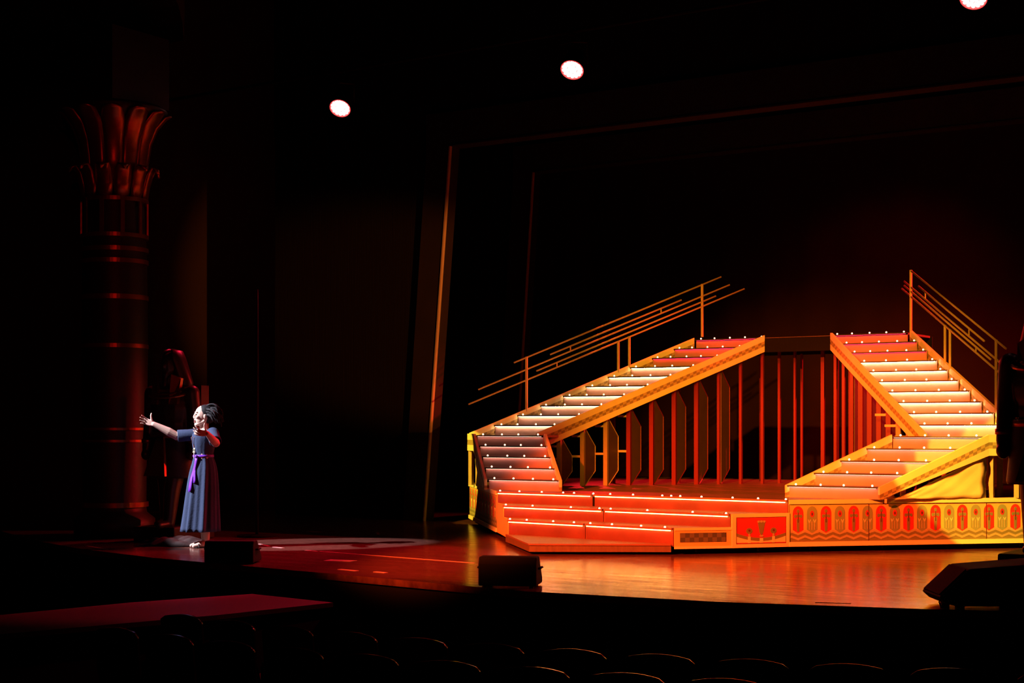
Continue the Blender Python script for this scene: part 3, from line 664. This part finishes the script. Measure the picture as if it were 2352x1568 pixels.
hand(m_, WL, (-.80, -.50, .10), (.25, -.15, .96), (-.35, .3, .8), .30, 1.0)
# head: facing the far left, slightly towards the house
fd = Vector((-.93, -.36, .06)).normalized(); sd_ = Vector((0, 0, 1)).cross(fd).normalized(); ud = fd.cross(sd_)
HR = Matrix((fd, sd_, ud)).transposed(); hc = Vector((-.052, -.01, 1.500))
Hd = lambda x, y, z: hc+HR @ Vector((x, y, z))
m_.ball(Hd(-.012, 0, .022), (.098, .076, .098), 20, 14, rot=HR)
m_.ball(Hd(.022, 0, -.045), (.066, .060, .072), 20, 14, rot=HR)
m_.ball(Hd(.066, 0, -.102), (.022, .024, .019), 12, 8, rot=HR)
capsule(m_, [tuple(Hd(-.01, .052, -.060)), tuple(Hd(.062, .018, -.102))], [.020, .018]); capsule(m_, [tuple(Hd(-.01, -.052, -.060)), tuple(Hd(.062, -.018, -.102))], [.020, .018])
capsule(m_, [tuple(Hd(.086, 0, .018)), tuple(Hd(.096, 0, -.018)), tuple(Hd(.094, 0, -.026))], [.009, .012, .012], 10)
for s in (-1, 1):
    m_.ball(Hd(.090, s*.013, -.028), .010, 8, 6); m_.ball(Hd(.062, s*.040, -.020), (.024, .022, .02), 10, 8, rot=HR)
    m_.ball(Hd(.074, s*.026, .036), (.014, .026, .009), 10, 8, rot=HR)
    m_.ball(Hd(-.018, s*.077, -.008), (.018, .009, .030), 10, 8, rot=HR)
m_.ball(Hd(.084, 0, -.046), (.012, .024, .007), 10, 8, rot=HR); m_.ball(Hd(.076, 0, -.084), (.012, .022, .008), 10, 8, rot=HR)
fused(m_, 'body', M['skin'], wm, .0042, 4)
for s in (-1, 1):
    m_ = MB(); m_.ball(Hd(.079, s*.029, .010), (.008, .012, .0065), 12, 8, rot=HR); m_.obj('eye', M['dark'], wm, True)
    m_ = MB(); m_.tube([Hd(.083, s*.014, .036), Hd(.086, s*.030, .041), Hd(.074, s*.046, .036)], .0032, 6); m_.obj('eyebrow', M['hair'], wm, True)
m_ = MB(); m_.ball(Hd(.083, 0, -.064), (.012, .018, .0135), 14, 8, rot=HR); m_.obj('mouth', M['mouth'], wm, True)
m_ = MB(); m_.tube([Hd(.0855+.006*math.cos(a)*0, .021*math.cos(a), -.064+.017*math.sin(a)) for a in [2*PI*i/16 for i in range(17)]], .0052, 6); m_.obj('lips', M['lip'], wm, True)
# hair: cap plus many short twists sweeping back
m_ = MB(); m_.ball(Hd(-.034, 0, .040), (.096, .084, .092), 20, 14, rot=HR); m_.ball(Hd(-.075, 0, .0), (.062, .076, .085), 16, 10, rot=HR)
hair = m_.obj('hair', M['hair'], wm, True)
m_ = MB()
for i in range(150):
    a = random.uniform(-1, 1)*2.0; e = random.uniform(-.35, 1.35)
    v = Vector((-math.cos(e)*math.cos(a)*.9-.1, math.cos(e)*math.sin(a), math.sin(e)))
    if v.x > .3 and v.z < .75: continue
    st = Hd(-.036+v.x*.088, v.y*.080, .036+v.z*.088)
    g = HR @ Vector((v.x*.6-.55, v.y*.5, v.z*.35)); g.normalize(); L = random.uniform(.07, .13); pts = [st]; p = st.copy()
    for j in range(4):
        g = (g+Vector((.05, 0, -.28*(j+.3)))+Vector((random.uniform(-.2, .2), random.uniform(-.2, .2), random.uniform(-.15, .15)))).normalized(); p = p+g*L/3; pts.append(p)
    m_.tube(pts, [.010, .011, .010, .009, .004], 6)
hl = m_.obj('twists', M['hair'], hair, True); hl['kind'] = 'stuff'
# dress
def rings_mesh(m_, rings, n_, folds=0, amp=0, cap_=False):
    vs = []; fs = []
    for i, (x, y, z, rx, ry, fa) in enumerate(rings):
        for j in range(n_):
            a = 2*PI*j/n_; f = 1+fa*(math.sin(folds*a+.4*math.sin(2*a)+i*.05)*.6+.4*math.sin((folds*1.7//1)*a+1.3))
            vs.append((x+rx*f*math.cos(a), y+ry*f*math.sin(a), z))
    for i in range(len(rings)-1):
        for j in range(n_): fs.append((i*n_+j, i*n_+(j+1) % n_, (i+1)*n_+(j+1) % n_, (i+1)*n_+j))
    m_.add(vs, fs)
m_ = MB()
rings_mesh(m_, [(-.025, -.005, 1.335, .085, .080, 0), (-.03, 0, 1.325, .115, .120, 0), (-.032, 0, 1.295, .138, .150, 0), (-.035, 0, 1.24, .142, .150, .01), (-.04, 0, 1.17, .130, .138, .02), (-.042, 0, 1.10, .115, .120, .03), (-.045, 0, 1.045, .106, .106, .03),
                (-.042, 0, 1.00, .120, .118, .05), (-.042, 0, .92, .145, .140, .07), (-.05, 0, .80, .165, .158, .09), (-.06, 0, .62, .180, .172, .11), (-.07, 0, .42, .195, .187, .13), (-.08, 0, .26, .208, .200, .14), (-.085, 0, .185, .214, .206, .15)], 72, 9)
dr = m_.obj('dress', M['dress'], wm, True)
md = dr.modifiers.new('sub', 'SUBSURF'); md.levels = 1; md.render_levels = 1
md = dr.modifiers.new('thickness', 'SOLIDIFY'); md.thickness = .004
for (a, b_, c_) in ((SR, ER, .94), (SL, EL, .80)):
    a, b_ = Vector(a), Vector(b_); 
    m_ = MB(); d = b_-a
    m_.tube([a-d.normalized()*.05+Vector((0, 0, .0)), a, a+d*.5*c_, a+d*.98*c_, a+d*c_*1.02], [.070, .071, .067, .070, .066], 20, caps=False)
    o = m_.obj('sleeve', M['dress'], wm, True); md = o.modifiers.new('thickness', 'SOLIDIFY'); md.thickness = .005
# neckline: bare skin keyhole is a notch of skin above the dress front
nd = Vector((-.62, -.78, 0)).normalized()
m_ = MB(); q = Vector((-.03, -.0, 1.27))
m_.ball(tuple(Vector((-.033, -.002, 1.305))+nd*.108), (.032, .032, .040), 14, 8); m_.obj('neckline_skin', M['skin'], wm, True)
# necklace with looped cross pendant
m_ = MB(); pz = 1.075; pc = Vector((-.040, 0, pz))+Vector((-.72, -.69, 0))*.128
pn = Vector((-.72, -.69, 0)); ps = Vector((.69, -.72, 0))
m_.tube([(-.09, .02, 1.345), tuple(Vector((-.045, 0, 1.25))+pn*.150-ps*.02), tuple(pc+Vector((0, 0, .062)))], .0035, 6)
m_.tube([(.03, -.05, 1.345), tuple(Vector((-.04, 0, 1.25))+pn*.150+ps*.022), tuple(pc+Vector((0, 0, .062)))], .0035, 6)
nk = m_.obj('necklace', M['cord'], wm)
m_ = MB(); loop = [pc+ps*.014*math.cos(a)+Vector((0, 0, .036+.020*math.sin(a))) for a in [2*PI*i/14 for i in range(15)]]
m_.tube(loop, .0055, 6); m_.tube([pc+Vector((0, 0, .018)), pc+Vector((0, 0, -.055))], .007, 6); m_.tube([pc+ps*.024+Vector((0, 0, .012)), pc-ps*.024+Vector((0, 0, .012))], .0065, 6)
m_.obj('pendant', M['silver'], nk)
# sash
m_ = MB(); rings_mesh(m_, [(-.045, 0, 1.058, .112, .112, .02), (-.045, 0, 1.052, .120, .120, .02), (-.045, 0, 1.032, .120, .120, .02), (-.045, 0, 1.026, .112, .112, .02)], 40, 9)
sh = m_.obj('sash', M['sash'], wm, True)
k0 = Vector((-.045, 0, 1.04))+Vector((-.42, -.90, 0))*.126
for i, (L, dx, w_) in enumerate(((.40, -.05, .019), (.30, .0, .015))):
    m_ = MB(); vs = []; fs = []; px = Vector((.90, -.42, 0))
    for j in range(9):
        q = j/8; c = k0+Vector((-.42, -.90, 0))*(.006+.050*q)+Vector((dx*q+.006*math.sin(7*q+i), 0, -L*q)); ww = w_*(1-.15*math.sin(5*q))
        vs += [c-px*ww, c+px*ww+Vector((-.42, -.9, 0))*.006*math.sin(9*q)]
    for j in range(8): fs.append((2*j, 2*j+1, 2*j+3, 2*j+2))
    m_.add(vs, fs); o = m_.obj('sash_tail', M['sash'], sh, True); md = o.modifiers.new('thickness', 'SOLIDIFY'); md.thickness = .004
m_ = MB(); m_.ball(tuple(k0+Vector((-.42, -.9, 0))*.008), (.02, .02, .018), 10, 6); m_.obj('sash_knot', M['sash'], sh, True)
# shoes
for ax, ay in ((.0, -.04), (-.05, .07)):
    m_ = MB(); d = Vector((-.88, -.46, 0)); pr_ = Vector((.46, -.88, 0)); out = []
    for q, w_ in ((-.055, .022), (-.03, .033), (.03, .034), (.08, .042), (.125, .036), (.150, .018)): out.append(Vector((ax, ay, 0))+d*q+pr_*w_)
    for q, w_ in ((.150, -.018), (.125, -.036), (.08, -.042), (.03, -.034), (-.03, -.033), (-.055, -.022)): out.append(Vector((ax, ay, 0))+d*q+pr_*w_)
    m_.prism([(v.x, v.y) for v in out], .002, .014)
    c = Vector((ax, ay, 0))+d*.10
    m_.tube([c+pr_*.042+Vector((0, 0, .01)), c+pr_*.03+Vector((0, 0, .045)), c-pr_*.03+Vector((0, 0, .045)), c-pr_*.042+Vector((0, 0, .01))], .007, 6)
    m_.obj('sandal', M['shoe'], wm)
# garment dropped at the singer's feet
m_ = MB(); nx, ny = 46, 22; vs = []; fs = []
for i in range(nx+1):
    for j in range(ny+1):
        q, r = i/nx*2-1, j/ny*2-1
        e = max(0, 1-(q*q)**1.2)*max(0, 1-(r*r)**1.4)
        z = e**.6*(.035+.045*abs(math.sin(3.1*q+2.2*r+.5))+.03*abs(math.sin(7*q-4*r)))+.002
        x = q*(.41+.04*math.sin(5*r)); y = r*(.20+.05*math.sin(4*q+1))
        vs.append((-13.08+x*math.cos(TH)-y*math.sin(TH), 12.98+x*math.sin(TH)*1+y*math.cos(TH), z))
for i in range(nx):
    for j in range(ny): fs.append((i*(ny+1)+j, (i+1)*(ny+1)+j, (i+1)*(ny+1)+j+1, i*(ny+1)+j+1))
m_.add(vs, fs); o = m_.obj('dropped_shawl', M['cloth'], smooth=True, at=(-13.05, 12.9, 0)); md = o.modifiers.new('thickness', 'SOLIDIFY'); md.thickness = .004; md.offset = 1
tag(o, 'crumpled dark red garment lying on the floor at the singer\'s feet', 'garment')

# ------------------------------------------------------------------ floor monitors and bits on the stage floor
def monitor(loc, rz, wd, dp, h, label, sl=.5):
    t = thing('monitor_wedge', label, 'monitor', loc, rz, 'floor monitors along the stage edge'); ORG[t.name] = Vector((0, 0, 0))
    # side profile: the back faces the house, the grille slopes towards the stage
    pr_ = [(-dp/2, .012), (dp/2, .012), (dp/2, h*.25), (dp*(.5-sl), h), (-dp/2+.03, h), (-dp/2, h-.06)]
    m_ = MB(); n = len(pr_)
    m_.add([(-wd/2, y, z) for y, z in pr_]+[(wd/2, y, z) for y, z in pr_], [tuple(range(n)), tuple(range(n, 2*n))[::-1]]+[(i, n+i, n+(i+1) % n, (i+1) % n) for i in range(n)])
    bevel(m_.obj('cabinet', M['rubber'], t), .012)
    a = Vector((0, dp/2, h*.25)); b_ = Vector((0, dp*(.5-sl), h)); nn = Vector((0, (b_.z-a.z), -(b_.y-a.y))).normalized()
    m_ = MB(); m_.slab([Vector((-wd/2+.03, 0, 0))+a.lerp(b_, .06)+nn*.002, Vector((wd/2-.03, 0, 0))+a.lerp(b_, .06)+nn*.002, Vector((wd/2-.03, 0, 0))+a.lerp(b_, .94)+nn*.002, Vector((-wd/2+.03, 0, 0))+a.lerp(b_, .94)+nn*.002], nn*.008); m_.obj('grille', M['black'], t)
    for s in (-1, 1):
        m_ = MB(); m_.tube([(s*wd/2, -.08, h*.6), (s*(wd/2+.02), -.08, h*.62), (s*(wd/2+.02), .04, h*.62), (s*wd/2, .04, h*.6)], .01, 6); m_.obj('handle', M['rubber'], t)
    for x in (-wd/2+.05, wd/2-.05):
        for y in (-dp/2+.05, dp/2-.05):
            m_ = MB(); m_.tube([(x, y, 0), (x, y, .014)], .018, 8); m_.obj('foot', M['rubber'], t)
    return t
monitor((-10.93, 11.62, 0), .50, .50, .36, .23, 'small black monitor wedge in front of the singer')
monitor((-7.32, 11.22, 0), .42, .50, .38, .26, 'black monitor wedge at the stage edge below the left staircase')
# the large one at the right lies on its side and shows its slanted end to the house
def big_monitor():
    t = thing('monitor_wedge', 'large black monitor wedge at the right stage edge before the statue', 'monitor', (-3.31, 12.02, 0), TH, 'floor monitors along the stage edge'); ORG[t.name] = Vector((0, 0, 0))
    pr_ = [(-.46, .022), (.46, .015), (.60, .08), (.60, .34), (.22, .345), (-.36, .30), (-.585, .09), (-.57, .075), (-.53, .04)]
    n = len(pr_); m_ = MB()
    m_.add([(x, -.25, z) for x, z in pr_]+[(x, .25, z) for x, z in pr_], [tuple(range(n))[::-1], tuple(range(n, 2*n))]+[(i, (i+1) % n, n+(i+1) % n, n+i) for i in range(n)])
    bevel(m_.obj('cabinet', M['rubber'], t), .01)
    m_ = MB(); m_.slab([(-.375, -.22, .292), (-.375, .22, .292), (-.575, .22, .104), (-.575, -.22, .104)], (-.006, 0, .007)); m_.obj('grille', M['black'], t)
    for x in (-.42, .40):
        for y in (-.2, .2):
            m_ = MB(); m_.box((x, y, .013), (.06, .05, .026)); m_.obj('foot', M['rubber'], t)
    m_ = MB(); m_.tube([(-.555, -.2, .085), (-.575, -.2, .05), (-.56, -.2, .01), (-.50, -.2, .008)], .006, 6); m_.obj('cable', M['rubber'], t)
big_monitor()
def tape_mark(a, b, w_, label):
    a, b = Vector(a), Vector(b); d = (b-a).normalized(); n_ = Vector((-d.y, d.x))*w_/2
    m_ = MB(); m_.prism([tuple(a+n_), tuple(b+n_), tuple(b-n_), tuple(a-n_)], .0005, .0025)
    c = (a+b)/2; tag(m_.obj('tape_mark', M['tape'], at=(c.x, c.y, 0)), label, 'tape mark', 'tape marks on the stage floor')
tape_mark((-11.13, 13.20), (-8.85, 12.90), .025, 'long straight strip of tape running towards the platform')
tape_mark((-10.32, 12.36), (-10.02, 12.42), .16, 'broad pale rectangle of tape on the open floor')
tape_mark((-12.46, 13.68), (-12.10, 13.46), .03, 'narrow tape strip just right of the singer')
tape_mark((-11.98, 13.40), (-11.80, 13.36), .04, 'short bright tape dash nearest the singer')
tape_mark((-12.95, 14.0), (-12.5, 13.62), .02, 'thin tape strip behind the singer')
tape_mark((-11.35, 13.22), (-11.15, 13.18), .04, 'small tape dash at the left end of the long strip')
tape_mark((-9.55, 11.62), (-9.30, 11.58), .05, 'small dash of tape near the stage edge between two monitors')
tape_mark((-9.1, 11.60), (-8.95, 11.58), .05, 'tiny tape dash near the stage edge nearer the second monitor')
tape_mark((-13.9, 12.35), (-13.3, 12.12), .03, 'curved-edge tape strip at the far left stage edge')
tape_mark((-4.62, 11.42), (-4.36, 11.50), .03, 'dark little tape strip on the orange floor by the edge')

# ------------------------------------------------------------------ the house: pit cover and two rows of seats
pc_ = thing('pit_cover', 'flat dark cover over the pit, catching red light below the stage edge', 'platform', (-12, 10, -1.12))
m_ = MB(); PCO = [(-14.6, 9.0), (-9.4, 9.0), (-9.35, 10.7), (-10.6, 11.05), (-12.6, 11.2), (-14.6, 11.7)]
m_.prism([(-11.5, 7.4), (-10.78, 8.63), (-10.57, 9.91), (-10.15, 11.05), (-9.03, 10.9), (-9.24, 9.63), (-9.77, 7.83), (-9.95, 7.3)], -.26, -.22); m_.obj('cover_board', M['pit'], pc_)
m_ = MB(); m_.prism([(-11.3, 7.5), (-10.7, 8.63), (-10.5, 9.85), (-10.1, 10.95), (-9.1, 10.8), (-9.32, 9.63), (-9.85, 7.83), (-10, 7.4)], -1.12, -.26); m_.obj('support_frame', M['black'], pc_)

def seat_row(pts, gname, labelfn):
    proto = None
    for i, (x, y, a) in enumerate(pts):
        if proto is None:
            t = thing('theatre_seat', labelfn(i), 'seat', (x, y, -1.12), a, gname); ORG[t.name] = Vector((0, 0, 0))
            m_ = MB(); vs = []; fs = []; nx = 12                                    # curved moulded shell with a domed top
            for s in range(2):
                for i2 in range(nx+1):
                    q = i2/nx*2-1; xx = q*.25; yy = -.045*q*q+(.0 if s == 0 else .035)
                    top = .98-.028*q*q-(.02 if abs(q) > .95 else 0)
                    for z in (.42, .65, .85, top-.01, top): vs.append((xx, yy+(.03 if z < .6 else 0)-(z-.42)*.10, z))
            K = 5*(nx+1)
            for i2 in range(nx):
                for j in range(4):
                    fs.append((i2*5+j, (i2+1)*5+j, (i2+1)*5+j+1, i2*5+j+1)); fs.append((K+i2*5+j, K+i2*5+j+1, K+(i2+1)*5+j+1, K+(i2+1)*5+j))
                fs.append((i2*5+4, (i2+1)*5+4, K+(i2+1)*5+4, K+i2*5+4)); fs.append((i2*5, K+i2*5, K+(i2+1)*5, (i2+1)*5))
            for e in (0, nx):
                for j in range(4): fs.append((e*5+j, e*5+j+1, K+e*5+j+1, K+e*5+j))
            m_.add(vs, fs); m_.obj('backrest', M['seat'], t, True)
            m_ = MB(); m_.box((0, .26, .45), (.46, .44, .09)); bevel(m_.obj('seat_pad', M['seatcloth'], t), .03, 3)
            for s in (-1, 1):
                m_ = MB(); m_.box((s*.262, .2, .32), (.035, .40, .64)); m_.obj('side_frame', M['black'], t)
                m_ = MB(); m_.box((s*.262, .2, .655), (.05, .36, .03)); m_.obj('armrest', M['seat'], t)
            proto = t
        else:
            t = proto.copy(); COL.objects.link(t); t.location = (x, y, -1.12); t.rotation_euler = (0, 0, a); t['label'] = labelfn(i)
            for ch in proto.children:
                c = ch.copy(); COL.objects.link(c); c.parent = t
def arc_row(y_mid, n_, x0, step, k, gname, words):
    pts = []
    for i in range(n_):
        x = x0+i*step; y = y_mid+k*(x+7.3)**2; pts.append((x, y, math.atan(2*k*(x+7.3))))
    nm = ('leftmost', 'second', 'third', 'fourth', 'fifth', 'sixth', 'seventh', 'eighth', 'ninth', 'tenth', 'eleventh', 'twelfth', 'thirteenth')
    seat_row(pts, gname, lambda i: 'dark theatre seat, %s %sin the %s' % (nm[i], '' if i == 0 else 'from the left ', words))
arc_row(8.95, 13, -9.0, .60, .038, 'seats of the front row', 'front row nearest the stage')
arc_row(8.10, 13, -8.8, .60, .038, 'seats of the second row', 'second row from the stage')
spot('red_house_glow', (-9.5, 15.5, 6.2), (-6.0, 9.0, -.1), 60, (1, .03, .05), 60, .6, .05)
